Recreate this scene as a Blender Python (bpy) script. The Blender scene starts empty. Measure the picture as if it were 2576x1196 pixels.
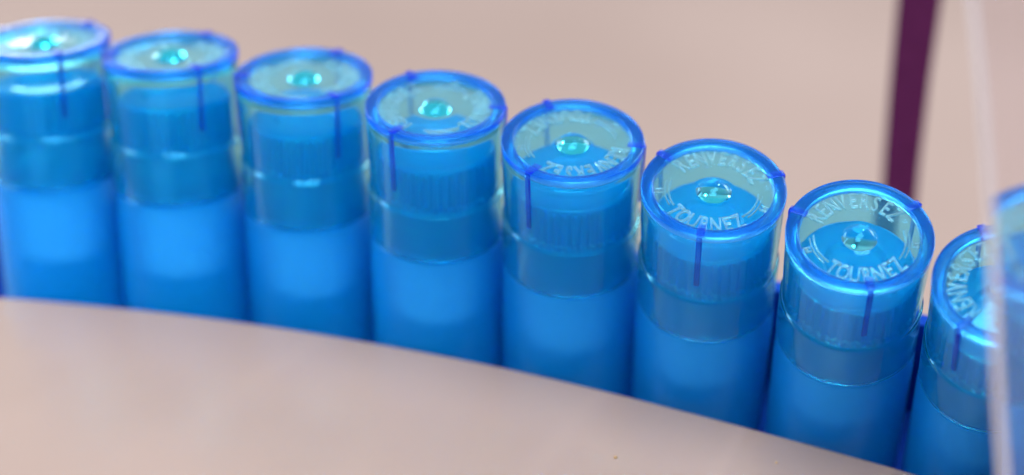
import bpy, bmesh, math, random
from mathutils import Vector, Matrix

S = bpy.context.scene
COL = S.collection
R = math.radians
D = 0.03                      # diameter of one cap, metres

# ------------------------------------------------------------------ camera
PITCH = R(32)
F = 6650.0                    # focal length in pixels of a 2576 px wide picture
CX, CY = 1288.0, 598.0
CAM = Vector((0, 0, 0.60))
FW = Vector((0, math.cos(PITCH), -math.sin(PITCH)))
RT = Vector((1, 0, 0))
UP = Vector((0, math.sin(PITCH), math.cos(PITCH)))

def ray(x, y):
    return FW + RT * ((x - CX) / F) - UP * ((y - CY) / F)

def at(x, y, z):
    return CAM + ray(x, y) * z

cd = bpy.data.cameras.new('camera')
cam = bpy.data.objects.new('camera', cd)
COL.objects.link(cam)
cam.location = CAM
cam.rotation_euler = (math.pi / 2 - PITCH, 0, 0)
cd.sensor_width = 36
cd.lens = F / 2576 * 36
cd.clip_start = 0.01
cd.clip_end = 50
cd.dof.use_dof = True
cd.dof.focus_distance = F * D / 371
cd.dof.aperture_fstop = 4.6
S.camera = cam

# ------------------------------------------------------------------ world, lamps, exposure
w = bpy.data.worlds.new('World')
S.world = w
w.use_nodes = True
bg = w.node_tree.nodes['Background']
bg.inputs['Color'].default_value = (1.0, 0.96, 0.94, 1)
bg.inputs['Strength'].default_value = 0.42

def lamp(name, loc, target, power, sx, sy, col=(1, 1, 1)):
    l = bpy.data.lights.new(name, 'AREA')
    l.shape = 'RECTANGLE'
    l.size, l.size_y, l.energy, l.color = sx, sy, power, col
    o = bpy.data.objects.new(name, l)
    COL.objects.link(o)
    o.location = loc
    o.rotation_euler = (Vector(target) - Vector(loc)).to_track_quat('-Z', 'Y').to_euler()
    return o

MID = at(1300, 420, F * D / 358)
lamp('overhead_softbox', MID + Vector((0.12, -0.15, 1.5)), MID, 18.0, 1.0, 0.6, (1, 0.97, 0.95))
lamp('window_light', MID + Vector((0.35, 0.53, 0.64)), MID, 0.9, 0.06, 0.10, (1, 0.98, 0.96))
lamp('side_softbox', MID + Vector((-0.85, 0.10, 0.30)), MID, 2.2, 0.16, 0.5, (1, 0.95, 0.95))
lamp('front_reflection_fill', MID + Vector((-0.36, -0.75, -0.10)), MID, 0.8, 0.50, 0.7, (0.97, 0.96, 1))  # unseen panel, added to reflect in the bottle shoulders
lamp('front_high_fill', MID + Vector((-0.05, -0.62, 1.15)), MID, 13.0, 0.8, 0.4, (1, 0.97, 0.95))  # added fill, brightens the guide plate and the right-hand bodies
lamp('back_left_fill', MID + Vector((-1.25, 1.1, 0.45)), MID, 7.0, 0.7, 0.5, (1, 0.97, 0.95))  # added unseen backlight, makes the blue plastic glow
lamp('back_right_fill', MID + Vector((1.25, 1.1, 0.45)), MID, 7.0, 0.7, 0.5, (1, 0.97, 0.95))  # second added backlight, same purpose from the right
lamp('glare_lamp', MID + Vector((-0.50, 1.6, 0.02)), MID, 0.8, 0.22, 0.10, (1, 0.99, 0.97))

S.view_settings.view_transform = 'Standard'
S.view_settings.look = 'None'
S.view_settings.exposure = 0.72
S.view_settings.gamma = 1.0
S.render.engine = 'CYCLES'
cy = S.cycles
cy.max_bounces = 24
cy.transmission_bounces = 20
cy.glossy_bounces = 8
cy.diffuse_bounces = 6
cy.transparent_max_bounces = 12
cy.volume_bounces = 0
cy.caustics_reflective = True
cy.caustics_refractive = True
cy.blur_glossy = 0.5
cy.sample_clamp_indirect = 30.0
cy.use_denoising = True
cy.denoiser = 'OPENIMAGEDENOISE'

# ------------------------------------------------------------------ materials
def new_mat(name):
    m = bpy.data.materials.new(name)
    m.use_nodes = True
    nt = m.node_tree
    return m, nt, nt.nodes['Principled BSDF'], nt.nodes['Material Output']

def noise_bump(nt, b, scale, strength, dist):
    tc = nt.nodes.new('ShaderNodeTexCoord')
    n = nt.nodes.new('ShaderNodeTexNoise')
    n.inputs['Scale'].default_value = scale
    n.inputs['Detail'].default_value = 4
    nt.links.new(tc.outputs['Object'], n.inputs['Vector'])
    bp = nt.nodes.new('ShaderNodeBump')
    bp.inputs['Strength'].default_value = strength
    bp.inputs['Distance'].default_value = dist
    nt.links.new(n.outputs['Fac'], bp.inputs['Height'])
    nt.links.new(bp.outputs['Normal'], b.inputs['Normal'])
    return n

def colour_noise(nt, b, scale, c1, c2, detail=5):
    tc = nt.nodes.new('ShaderNodeTexCoord')
    n = nt.nodes.new('ShaderNodeTexNoise')
    n.inputs['Scale'].default_value = scale
    n.inputs['Detail'].default_value = detail
    nt.links.new(tc.outputs['Object'], n.inputs['Vector'])
    rp = nt.nodes.new('ShaderNodeValToRGB')
    rp.color_ramp.elements[0].position = 0.3
    rp.color_ramp.elements[1].position = 0.7
    rp.color_ramp.elements[0].color = (*c1, 1)
    rp.color_ramp.elements[1].color = (*c2, 1)
    nt.links.new(n.outputs['Fac'], rp.inputs['Fac'])
    nt.links.new(rp.outputs['Color'], b.inputs['Base Color'])

def clear_blue(name, rough, sig, bump=0.0, milk=0.0, mcol=(0.0, 0.42, 1.0)):
    m, nt, b, out = new_mat(name)
    b.inputs['Base Color'].default_value = (1, 1, 1, 1)
    b.inputs['Roughness'].default_value = rough
    b.inputs['IOR'].default_value = 1.42
    b.inputs['Transmission Weight'].default_value = 1.0
    if bump:
        noise_bump(nt, b, 160, bump, 0.0004)
    va = nt.nodes.new('ShaderNodeVolumeAbsorption')
    d = max(sig)
    va.inputs['Density'].default_value = d
    va.inputs['Color'].default_value = tuple(1 - s / d for s in sig) + (1,)
    nt.links.new(va.outputs['Volume'], out.inputs['Volume'])
    b.inputs['Specular Tint'].default_value = (0.10, 0.64, 0.98, 1)
    if milk:                                  # faint milkiness of moulded polypropylene
        di = nt.nodes.new('ShaderNodeBsdfDiffuse')
        tr = nt.nodes.new('ShaderNodeBsdfTranslucent')
        for n in (di, tr):
            n.inputs['Color'].default_value = (*mcol, 1)
        m1 = nt.nodes.new('ShaderNodeMixShader')
        nt.links.new(di.outputs['BSDF'], m1.inputs[1])
        nt.links.new(tr.outputs['BSDF'], m1.inputs[2])
        m2 = nt.nodes.new('ShaderNodeMixShader')
        m2.inputs['Fac'].default_value = milk
        nt.links.new(b.outputs['BSDF'], m2.inputs[1])
        nt.links.new(m1.outputs['Shader'], m2.inputs[2])
        nt.links.new(m2.outputs['Shader'], out.inputs['Surface'])
    return m

M_CAP = clear_blue('clear_blue_plastic', 0.03, (500, 62, 26), 0.05, 0.05, (0.0, 0.62, 0.92))
M_RIM = clear_blue('deep_blue_plastic', 0.22, (900, 230, 0), 0.04, 0.12, (0.0, 0.17, 0.9))
M_RIB = clear_blue('dense_violet_blue_plastic', 0.15, (800, 500, 20), 0.04, 0.26, (0.0, 0.03, 0.7))
M_LET = clear_blue('raised_clear_plastic', 0.20, (250, 20, 1), 0, 0.12, (0.55, 0.85, 0.95))

M_BODY = clear_blue('frosted_blue_plastic', 0.32, (420, 26, 0), 0.04, 0.38, (0.0, 0.385, 1.0))
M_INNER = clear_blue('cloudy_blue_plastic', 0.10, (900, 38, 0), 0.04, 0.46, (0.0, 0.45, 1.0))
M_PATCH, nt, b, _ = new_mat('light_patch_plastic')
colour_noise(nt, b, 80, (0.28, 0.68, 0.88), (0.34, 0.74, 0.92))
b.inputs['Roughness'].default_value = 0.6

M_WHITE, nt, b, _ = new_mat('white_plastic')
colour_noise(nt, b, 25, (0.200, 0.156, 0.142), (0.213, 0.167, 0.152))
b.inputs['Roughness'].default_value = 0.26
noise_bump(nt, b, 1200, 0.08, 0.0002)

M_BACK, nt, b, _ = new_mat('beige_backdrop')
colour_noise(nt, b, 5, (0.214, 0.166, 0.152), (0.254, 0.202, 0.188), 2)
b.inputs['Roughness'].default_value = 0.8

M_STRAP, nt, b, _ = new_mat('plum_webbing')
colour_noise(nt, b, 300, (0.030, 0.0026, 0.023), (0.038, 0.004, 0.029))
b.inputs['Roughness'].default_value = 0.9
b.inputs['Specular IOR Level'].default_value = 0.1

M_BED, nt, b, _ = new_mat('track_plastic')
colour_noise(nt, b, 40, (0.001, 0.030, 0.26), (0.002, 0.045, 0.34))  # dark blue stands in for the deep shade between bottles
b.inputs['Roughness'].default_value = 0.9
b.inputs['Specular IOR Level'].default_value = 0.1

M_SPECK, nt, b, _ = new_mat('brown_grit')
colour_noise(nt, b, 800, (0.20, 0.13, 0.07), (0.30, 0.20, 0.11))
b.inputs['Roughness'].default_value = 0.9

M_ACR, nt, b, out = new_mat('veiled_acrylic')
b.inputs['Base Color'].default_value = (1, 0.97, 0.99, 1)
b.inputs['Roughness'].default_value = 0.02
b.inputs['IOR'].default_value = 1.49
b.inputs['Transmission Weight'].default_value = 1.0
df = nt.nodes.new('ShaderNodeBsdfTranslucent')
df.inputs['Color'].default_value = (0.62, 0.36, 0.56, 1)  # pinkish veil of reflected light, mixed into the acrylic's colour
mx = nt.nodes.new('ShaderNodeMixShader')
mx.inputs['Fac'].default_value = 0.02
nt.links.new(b.outputs['BSDF'], mx.inputs[1])
nt.links.new(df.outputs['BSDF'], mx.inputs[2])
nt.links.new(mx.outputs['Shader'], out.inputs['Surface'])

# ------------------------------------------------------------------ mesh helpers
def finish(name, bm, mat, smooth=35, cavity=None):
    bmesh.ops.recalc_face_normals(bm, faces=bm.faces)
    if cavity:                                # inner surface of a hollow thing
        bmesh.ops.recalc_face_normals(cavity, faces=cavity.faces)
        bmesh.ops.reverse_faces(cavity, faces=cavity.faces)
        merge(bm, cavity)
    me = bpy.data.meshes.new(name)
    bm.to_mesh(me)
    bm.free()
    me.materials.append(mat)
    if smooth:
        for p in me.polygons:
            p.use_smooth = True
        me.set_sharp_from_angle(angle=R(smooth))
    return me

def obj(name, me, parent=None):
    o = bpy.data.objects.new(name, me)
    COL.objects.link(o)
    if parent:
        o.parent = parent
    return o

def tag(o, label=None, cat=None, group=None, kind=None):
    for k, v in (('label', label), ('category', cat), ('group', group), ('kind', kind)):
        if v:
            o[k] = v
    return o

def fillet(pts, n=4):
    """pts: (r, z[, radius]); rounds each vertex that has a radius"""
    out = []
    for i, p in enumerate(pts):
        if len(p) < 3 or i in (0, len(pts) - 1):
            out.append(Vector(p[:2]))
            continue
        a, b_, c = Vector(pts[i - 1][:2]), Vector(p[:2]), Vector(pts[i + 1][:2])
        d1, d2 = (a - b_), (c - b_)
        r = min(p[2], d1.length * 0.45, d2.length * 0.45)
        s, e = b_ + d1.normalized() * r, b_ + d2.normalized() * r
        for k in range(n + 1):
            t = k / n
            out.append(s * (1 - t) ** 2 + b_ * 2 * t * (1 - t) + e * t * t)
    return out

def lathe(profile, seg=96, wob=None):
    """closed revolve of a profile that starts and ends on the axis, in units of D"""
    bm = bmesh.new()
    rings = []
    for (r, z) in profile:
        if r < 1e-6:
            rings.append([bm.verts.new((0, 0, z * D))])
        else:
            ring = []
            for k in range(seg):
                th = 2 * math.pi * k / seg
                rr = r + (wob(th, r, z) if wob else 0)
                ring.append(bm.verts.new((rr * math.cos(th) * D, rr * math.sin(th) * D, z * D)))
            rings.append(ring)
    for a, b_ in zip(rings, rings[1:]):
        for k in range(seg):
            j = (k + 1) % seg
            if len(a) == 1:
                bm.faces.new((a[0], b_[k], b_[j]))
            elif len(b_) == 1:
                bm.faces.new((a[k], b_[0], a[j]))
            else:
                bm.faces.new((a[k], b_[k], b_[j], a[j]))
    return bm

def add_box(bm, x0, x1, y0, y1, z0, z1, mat=None, bev=0.0):
    """box in units of D"""
    t = bmesh.new()
    vs = [t.verts.new((x * D, y * D, z * D)) for x in (x0, x1) for y in (y0, y1) for z in (z0, z1)]
    for f in ((0, 1, 3, 2), (4, 6, 7, 5), (0, 4, 5, 1), (2, 3, 7, 6), (0, 2, 6, 4), (1, 5, 7, 3)):
        t.faces.new([vs[i] for i in f])
    if bev:
        bmesh.ops.bevel(t, geom=list(t.edges), offset=bev * D, segments=3, profile=0.5, affect='EDGES')
    if mat is not None:
        t.transform(mat)
    merge(bm, t)

def merge(bm, t):
    me = bpy.data.meshes.new('tmp')
    t.to_mesh(me)
    t.free()
    bm.from_mesh(me)
    bpy.data.meshes.remove(me)

# ------------------------------------------------------------------ cap geometry
ZD = -0.040                                   # top of the sunk disc
dome = []
br, bh = 0.122, 0.066
RR = (br * br + bh * bh) / (2 * bh)
amax = math.asin(br / RR)
for k in range(11):
    a = amax * k / 10
    dome.append((RR * math.sin(a), ZD + bh - RR * (1 - math.cos(a))))
prof = fillet(dome + [
    (0.150, ZD - 0.004, 0.01), (0.404, ZD - 0.004, 0.004), (0.412, -0.056, 0.003), (0.498, -0.056, 0.005),
    (0.496, -0.080), (0.478, -0.628, 0.006), (0.494, -0.646, 0.007), (0.493, -1.030, 0.012), (0.460, -1.030, 0.006), (0.463, -0.680, 0.006),
    (0.443, -0.655, 0.01), (0.458, -0.120, 0.01), (0.428, -0.070, 0.02), (0, -0.066)], 4)
ME_CAP = finish('outer_cap', lathe(prof, 128), M_CAP, 40)

def ring(profile, seg=128):
    bm = bmesh.new()
    rows = []
    for k in range(seg):
        th = 2 * math.pi * k / seg
        rows.append([bm.verts.new((r * math.cos(th) * D, r * math.sin(th) * D, z * D)) for r, z in profile])
    n = len(profile)
    for k in range(seg):
        p, q = rows[k], rows[(k + 1) % seg]
        for i in range(n):
            bm.faces.new((p[i], p[(i + 1) % n], q[(i + 1) % n], q[i]))
    return bm
rp_ = fillet([(0.45, -0.0545), (0.414, -0.0545, 0.004), (0.413, 0.0, 0.014), (0.501, 0.0, 0.016), (0.499, -0.0545, 0.006), (0.45, -0.0545)], 4)[:-1]
ME_RIM = finish('rim', ring(rp_), M_RIM, 40)

def letter_mesh(ch, size):
    cu = bpy.data.curves.new('glyph', 'FONT')
    cu.body = ch
    cu.size = size
    cu.extrude = 0.006 * D
    cu.bevel_depth = 0.0025 * D
    cu.bevel_resolution = 1
    cu.resolution_u = 4
    cu.align_x = 'CENTER'
    o = bpy.data.objects.new('glyph', cu)
    COL.objects.link(o)
    bpy.context.view_layer.update()
    me = bpy.data.meshes.new_from_object(o.evaluated_get(bpy.context.evaluated_depsgraph_get()))
    bpy.data.objects.remove(o)
    bpy.data.curves.remove(cu)
    t = bmesh.new()
    t.from_mesh(me)
    bpy.data.meshes.remove(me)
    bmesh.ops.remove_doubles(t, verts=t.verts, dist=1e-7)
    return t

ZL = ZD - 0.004 + 0.005                       # letter centre plane
def write(bm, text, centre, step, r_base, outward, size, sx=0.62):
    n = len(text)
    for k, ch in enumerate(text):
        d = (k - (n - 1) / 2) * step
        al = R(centre - d) if outward else R(centre + d)
        rot = al - math.pi / 2 if outward else al + math.pi / 2
        t = letter_mesh(ch, size * D)
        t.transform(Matrix.Translation((r_base * math.cos(al) * D, r_base * math.sin(al) * D, ZL * D))
                    @ Matrix.Rotation(rot, 4, 'Z') @ Matrix.Diagonal((sx, 1, 1, 1)))
        merge(bm, t)

def arc_bar(bm, r0, r1, a0, a1, z0, z1, n=18):
    rows = []
    for k in range(n + 1):
        a = R(a0 + (a1 - a0) * k / n)
        c, s = math.cos(a) * D, math.sin(a) * D
        rows.append([bm.verts.new((r * c, r * s, z * D)) for r, z in ((r0, z0), (r0 + .004, z1), (r1 - .004, z1), (r1, z0))])
    for p, q in zip(rows, rows[1:]):
        for i in range(4):
            bm.faces.new((p[i], p[(i + 1) % 4], q[(i + 1) % 4], q[i]))
    bm.faces.new(rows[0])
    bm.faces.new(rows[-1][::-1])

bm = bmesh.new()
write(bm, 'TOURNEZ', -90, 13.6, 0.398, False, 0.190, 0.58)
write(bm, 'RENVERSEZ', 90, 13.6, 0.268, True, 0.190, 0.58)
write(bm, 'M', -14, 10, 0.352, True, 0.070, 0.9)
write(bm, 'M', 194, 10, 0.352, True, 0.070, 0.9)
za, zb = ZD - 0.008, ZD + 0.006
for a0, a1 in ((-40, 8), (172, 220)):
    arc_bar(bm, 0.300, 0.314, a0, a1, za, zb)
    arc_bar(bm, 0.328, 0.340, a0 + 5, a1 - 3, za, zb)
ME_LET = finish('lettering', bm, M_LET, 40)

bm = bmesh.new()
add_box(bm, 0.5005, 0.516, -0.020, 0.020, -0.480, -0.004, bev=0.006)
bm.transform(Matrix(((1, 0, 0.040, 0), (0, 1, 0, 0), (0, 0, 1, 0), (0, 0, 0, 1))))
add_box(bm, 0.385, 0.508, -0.028, 0.028, 0.002, 0.009, bev=0.003)
ME_RIB = finish('rib', bm, M_RIB, 40)

# inner ribbed closure
def flute(th, r, z):
    return 0.011 * math.cos(40 * th) if (r > 0.402 and -0.640 < z < -0.340) else 0.0
prof = fillet([(0, -0.345), (0.20, -0.345, 0.01), (0.225, -0.318, 0.01), (0.385, -0.312, 0.015), (0.404, -0.328, 0.01),
               (0.408, -0.355), (0.412, -0.615), (0.432, -0.628, 0.004), (0.432, -0.690, 0.004), (0.375, -0.690), (0.368, -0.375, 0.01), (0, -0.385)], 4)
ME_IN = finish('ribbed_closure', lathe(prof, 240, flute), M_INNER, 40)

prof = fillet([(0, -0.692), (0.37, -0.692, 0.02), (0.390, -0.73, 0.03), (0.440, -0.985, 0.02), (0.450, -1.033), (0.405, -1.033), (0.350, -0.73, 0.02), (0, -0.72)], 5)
ME_NECK = finish('bottle_neck', lathe(prof, 128), M_INNER, 40)  # body plastic, coloured brighter to make up for dim light inside the cap
prof = fillet([(0, -1.036), (0.472, -1.036, 0.01),
               (0.486, -1.060, 0.01), (0.491, -1.25, 0.1), (0.490, -2.36, 0.05), (0.37, -2.42, 0.02), (0, -2.40)], 5)
cav = fillet([(0, -1.076), (0.44, -1.080, 0.01), (0.451, -1.25, 0.1), (0.450, -2.33, 0.05), (0.37, -2.37, 0.02), (0, -2.36)], 5)
ME_PATCH_PROF = fillet([(0, -1.090), (0.33, -1.095, 0.03), (0.34, -1.64, 0.06), (0.30, -1.70, 0.05), (0, -1.72)], 5)
ME_PATCH = finish('light_patch_core', lathe(ME_PATCH_PROF, 64), M_PATCH, 40)  # pale core added to imitate the light patch on the body
ME_BODY = finish('bottle_body', lathe(prof, 128), M_BODY, 40, lathe(cav, 96))

# ------------------------------------------------------------------ the row of bottles
#      x,    y,   width, plane ratio, lean, spin of the writing, label
ROW = [
    (108,   97, 336, 0.270, 0.0, 318, 'blurred blue capped bottle with white glare on its lid, eighth from the clear guard'),
    (428,  130, 341, 0.310, 0.0, 187, 'soft-edged blue capped bottle, seventh in line from the clear guard'),
    (764,  187, 346, 0.400, 0.0, 183, 'blue capped bottle with pale unreadable lid, sixth in line from the clear guard'),
    (1095, 262, 355, 0.500, 0.0,   8, 'blue capped bottle with dark rib left of its front, fifth from the clear guard'),
    (1441, 352, 361, 0.590,  0.3, 247, 'blue capped bottle with RENVERSEZ upside down at lid front, fourth from the clear guard'),
    (1796, 471, 368, 0.685,  1.8,  98, 'blue capped bottle with TOURNEZ squarely at lid front, third from the clear guard'),
    (2164, 589, 376, 0.745,  3.3,  76, 'blue capped bottle standing before the plum strap, second from the clear guard'),
    (2537, 714, 384, 0.790,  4.3,   0, 'blue capped bottle cut by the pinkish edge of the guard, RENVERSEZ turned sideways'),
    (2714, 600, 418, 0.740, -7.0, 200, 'stand-in blue bottle for the shifted, refracted view of the last bottle through the clear guard'),
]
FRAMES = []
def bottle_parts(root):
    cap = obj('outer_cap', ME_CAP, root)
    obj('rim', ME_RIM, cap)
    obj('lettering', ME_LET, cap)
    for a in (-90, 30, 150):
        rb = obj('rib', ME_RIB, cap)
        rb.rotation_euler = (0, 0, R(a))
    obj('ribbed_closure', ME_IN, root)
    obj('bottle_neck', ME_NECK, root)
    bd = obj('bottle_body', ME_BODY, root)
    obj('light_patch_core', ME_PATCH, bd)

for (x, y, wpx, ratio, lean, phi, label) in ROW:
    Z = F * D / wpx
    P = at(x, y, Z)
    v = ray(x, y).normalized()
    r_ = v.cross(Vector((0, 0, 1))).normalized()
    u_ = r_.cross(v).normalized()
    e = math.asin(ratio)
    a = u_ * math.cos(e) - v * math.sin(e)
    q = Matrix.Rotation(R(lean), 3, v)       # clockwise seen from the camera
    a = (q @ a).normalized()
    X = (r_ - a * r_.dot(a)).normalized()
    X = (q @ r_); X = (X - a * X.dot(a)).normalized()
    Y = a.cross(X)
    m3 = Matrix((X, Y, a)).transposed()
    root = bpy.data.objects.new('capped_bottle', None)
    COL.objects.link(root)
    root.empty_display_size = 0.01
    base = P - a * (2.42 * D)
    FRAMES.append((P, X, Y, a))
    # parts are modelled with the cap top at the origin; the Empty stands at the base
    root.matrix_world = Matrix.Translation(base) @ m3.to_4x4() @ Matrix.Rotation(R(90 - phi), 4, 'Z')
    tag(root, label, 'bottle', 'blue capped bottles')
    before = set(bpy.data.objects)
    bottle_parts(root)
    for o in set(bpy.data.objects) - before:
        if o.parent == root:
            o.location = (0, 0, 2.42 * D)

STAND_IN = FRAMES.pop()                          # added bottle on its own block, imitates refraction seen through the guard

def project(p):
    d = p - CAM
    z = d.dot(FW)
    return CX + F * d.dot(RT) / z, CY - F * d.dot(UP) / z, z

GAPS = []
for i in range(len(FRAMES) - 1):
    p, X, Y, a = FRAMES[i]
    p2, X2, Y2, a2 = FRAMES[i + 1]
    GAPS.append([round((p - a * s * D - p2 + a2 * s * D).length / D, 3) for s in (0, 0.5, 1, 1.5, 2, 2.4)])

# ------------------------------------------------------------------ track under the bottles
def lerp_list(xs, ys, x):
    if x <= xs[0]:
        return ys[0] + (ys[1] - ys[0]) * (x - xs[0]) / (xs[1] - xs[0])
    for i in range(len(xs) - 1):
        if x <= xs[i + 1] or i == len(xs) - 2:
            return ys[i] + (ys[i + 1] - ys[i]) * (x - xs[i]) / (xs[i + 1] - xs[i])

secs = []
ext = [FRAMES[0]] + FRAMES + [FRAMES[-1]]
for i, (p, X, Y, a) in enumerate(ext):
    c = p - a * (2.425 * D)
    if i == 0:
        c = c - (FRAMES[1][0] - FRAMES[0][0])
    if i == len(ext) - 1:
        c = c + (FRAMES[-1][0] - FRAMES[-2][0])
    secs.append([c + Y * s * D - a * t * D for s, t in ((-0.62, 0), (0.52, 0), (0.54, -1.02), (0.64, -1.02), (0.66, 0.25), (-0.62, 0.25))])  # back rail added to block light between the bottles
def loft(secs, closed_ends=True):
    bm = bmesh.new()
    rows = [[bm.verts.new(p) for p in s] for s in secs]
    n = len(rows[0])
    for p, q in zip(rows, rows[1:]):
        for i in range(n):
            bm.faces.new((p[i], p[(i + 1) % n], q[(i + 1) % n], q[i]))
    if closed_ends:
        bm.faces.new(rows[0][::-1])
        bm.faces.new(rows[-1])
    return bm
o = obj('track', finish('track', loft(secs), M_BED, 40))
tag(o, 'dark blue twisting track under the blue bottles, with an added rail blocking light in the gaps', 'track')

# ------------------------------------------------------------------ white guide plate in front
EX = [-400, 0, 250, 500, 750, 1000, 1250, 1500, 1750, 2000, 2250, 2350, 2600, 3000]
EY = [728, 752, 774, 801, 836, 878, 926, 983, 1046, 1113, 1182, 1212, 1290, 1420]
dx, dz = [], []
for (p, X, Y, a) in FRAMES:
    best = None
    for k in range(160):
        s = 1.0 + k * 0.01
        pt = p - a * s * D - Y * 0.478 * D
        px, py, pz = project(pt)
        err = abs(py - lerp_list(EX, EY, px))
        if best is None or err < best[0]:
            best = (err, px, pz, s)
    dx.append(best[1]); dz.append(best[2])
# smooth straight fit of the depth along the row
n = len(dx); mx_, mz_ = sum(dx) / n, sum(dz) / n
sl = sum((x - mx_) * (z - mz_) for x, z in zip(dx, dz)) / sum((x - mx_) ** 2 for x in dx)
off = min(z - (mz_ + sl * (x - mx_)) for x, z in zip(dx, dz))
def catmull(xs, ys, x):
    i = max(1, min(len(xs) - 3, next((k for k in range(len(xs) - 1) if xs[k + 1] >= x), len(xs) - 2)))
    x0, x1, x2, x3 = xs[i - 1:i + 3]
    y0, y1, y2, y3 = ys[i - 1:i + 3]
    t = (x - x1) / (x2 - x1)
    m1 = (y2 - y0) / (x2 - x0) * (x2 - x1)
    m2 = (y3 - y1) / (x3 - x1) * (x2 - x1)
    return (2*t**3 - 3*t**2 + 1) * y1 + (t**3 - 2*t**2 + t) * m1 + (-2*t**3 + 3*t**2) * y2 + (t**3 - t**2) * m2
secs = []
for k in range(69):
    px = -400 + 50 * k
    z = mz_ + sl * (px - mx_) + off - 0.10 * D
    e = at(px, catmull(EX, EY, px), z)
    tow = Vector((0, -1, 0))
    th = 0.004
    sec = []
    for j in range(7):                       # rounded edge
        an = math.pi * (0.5 - j / 6)
        sec.append(e + Vector((0, math.cos(an) * th * 0.4, -th / 2 + math.sin(an) * th / 2)))
    sec.append(e + tow * 0.20 + Vector((0, 0, -th - 0.012)))
    for s in (0.20, 0.16, 0.12, 0.08, 0.04, 0.02):
        sec.append(e + tow * s + Vector((0, 0, -0.30 * s * s)))
    secs.append(sec)
GUIDE = loft(secs)
GE = [s[0].copy() for s in secs]
o = obj('guide_plate', finish('guide_plate', GUIDE, M_WHITE, 50))
tag(o, 'smooth off-white curved guide plate in front of the blue bottles', 'guide plate')

bm = lathe(fillet([(0, -2.425), (0.49, -2.425, 0.02), (0.50, -3.0, 0.02), (0, -3.0)], 3), 64)
o = obj('riser_block', finish('riser_block', bm, M_WHITE, 40))
o.matrix_world = Matrix.Translation(STAND_IN[0]) @ Matrix((STAND_IN[1], STAND_IN[2], STAND_IN[3])).transposed().to_4x4()
tag(o, 'round off-white block under the stand-in bottle behind the guard', 'block')

# two specks of grit lying on the plate
def on_plate(px, py):
    lo, hi = 0.2, 0.9
    best = None
    for k in range(1400):
        z = 0.30 + k * 0.0002
        p = at(px, py, z)
        # plate surface height at this x,y
        j = min(range(len(GE)), key=lambda i: abs(GE[i].x - p.x))
        j2 = min(len(GE) - 1, j + 1) if p.x > GE[j].x else max(0, j - 1)
        t = 0 if j2 == j else (p.x - GE[j].x) / (GE[j2].x - GE[j].x)
        g = GE[j].lerp(GE[j2], t)
        s = g.y - p.y
        h = g.z - 0.30 * s * s
        er = abs(p.z - h)
        if best is None or er < best[0]:
            best = (er, p)
    return best[1]
random.seed(5)
for (px, py, r, lb) in ((1548, 1152, 0.00042, 'larger tan speck of grit lying on the off-white guide plate'),
                        (1953, 1165, 0.00030, 'smaller brown speck of grit lying on the off-white guide plate')):
    bm = bmesh.new()
    bmesh.ops.create_icosphere(bm, subdivisions=2, radius=r)
    for v in bm.verts:
        v.co *= 1 + random.uniform(-0.25, 0.25)
        v.co.z *= 0.6
    o = obj('grit_speck', finish('grit_speck', bm, M_SPECK, 0))
    o.location = on_plate(px, py) + Vector((0, 0, r * 0.4))
    tag(o, lb, 'speck')

# ------------------------------------------------------------------ plum strap hanging behind
SP = [(-500, 2372, 2500), (-250, 2315, 2430), (0, 2263, 2366), (200, 2244, 2337), (400, 2228, 2313), (540, 2220, 2300), (670, 2214, 2290),
      (900, 2208, 2280), (1200, 2204, 2274), (1700, 2202, 2270)]
ZS = F * D / 376 + 0.13
secs = []
for (y, xl, xr) in SP:
    y2 = y / 1.0
    a_, b_ = at(xl - 3, y2, ZS), at(xr + 3, y2, ZS)
    d = Vector((0, 0.0016, 0))
    secs.append([a_, (a_ + b_) / 2 - d * 0.25, b_, b_ + d, (a_ + b_) / 2 + d * 0.8, a_ + d])
o = obj('strap', finish('strap', loft(secs), M_STRAP, 40))
tag(o, 'dark plum flat strap hanging behind the blue bottles', 'strap')

# ------------------------------------------------------------------ clear guard at the end of the row
GP = [(-300, 2388), (0, 2434), (134, 2449), (267, 2461), (400, 2471), (535, 2480), (670, 2488), (850, 2494), (1000, 2500), (1196, 2514), (1500, 2532)]
ZG = F * D / 384 - 0.078
secs = []
for (y, xl) in GP:
    p = at(xl, y, ZG)
    u = RT
    d = ray(xl, y).normalized()
    # thick bevelled edge: thick at the left, thinning to the right
    secs.append([p, p + u * 0.0016 + d * 0.0030, p + u * 0.0300 + d * 0.0030, p + u * 0.0300 - d * 0.0004, p + u * 0.0008 - d * 0.0004])
o = obj('clear_guard', finish('clear_guard', loft(secs), M_ACR, 30))
tag(o, 'clear veiled acrylic guard with a pinkish edge overlapping the last bottle', 'guard')

# ------------------------------------------------------------------ backdrop surface
bm = bmesh.new()
zf = 0.0
vs = [bm.verts.new(p) for p in ((-6, -3, zf), (6, -3, zf), (6, 8, zf), (-6, 8, zf))]
bm.faces.new(vs)
o = obj('floor', finish('floor', bm, M_BACK, 0))
tag(o, kind='structure')
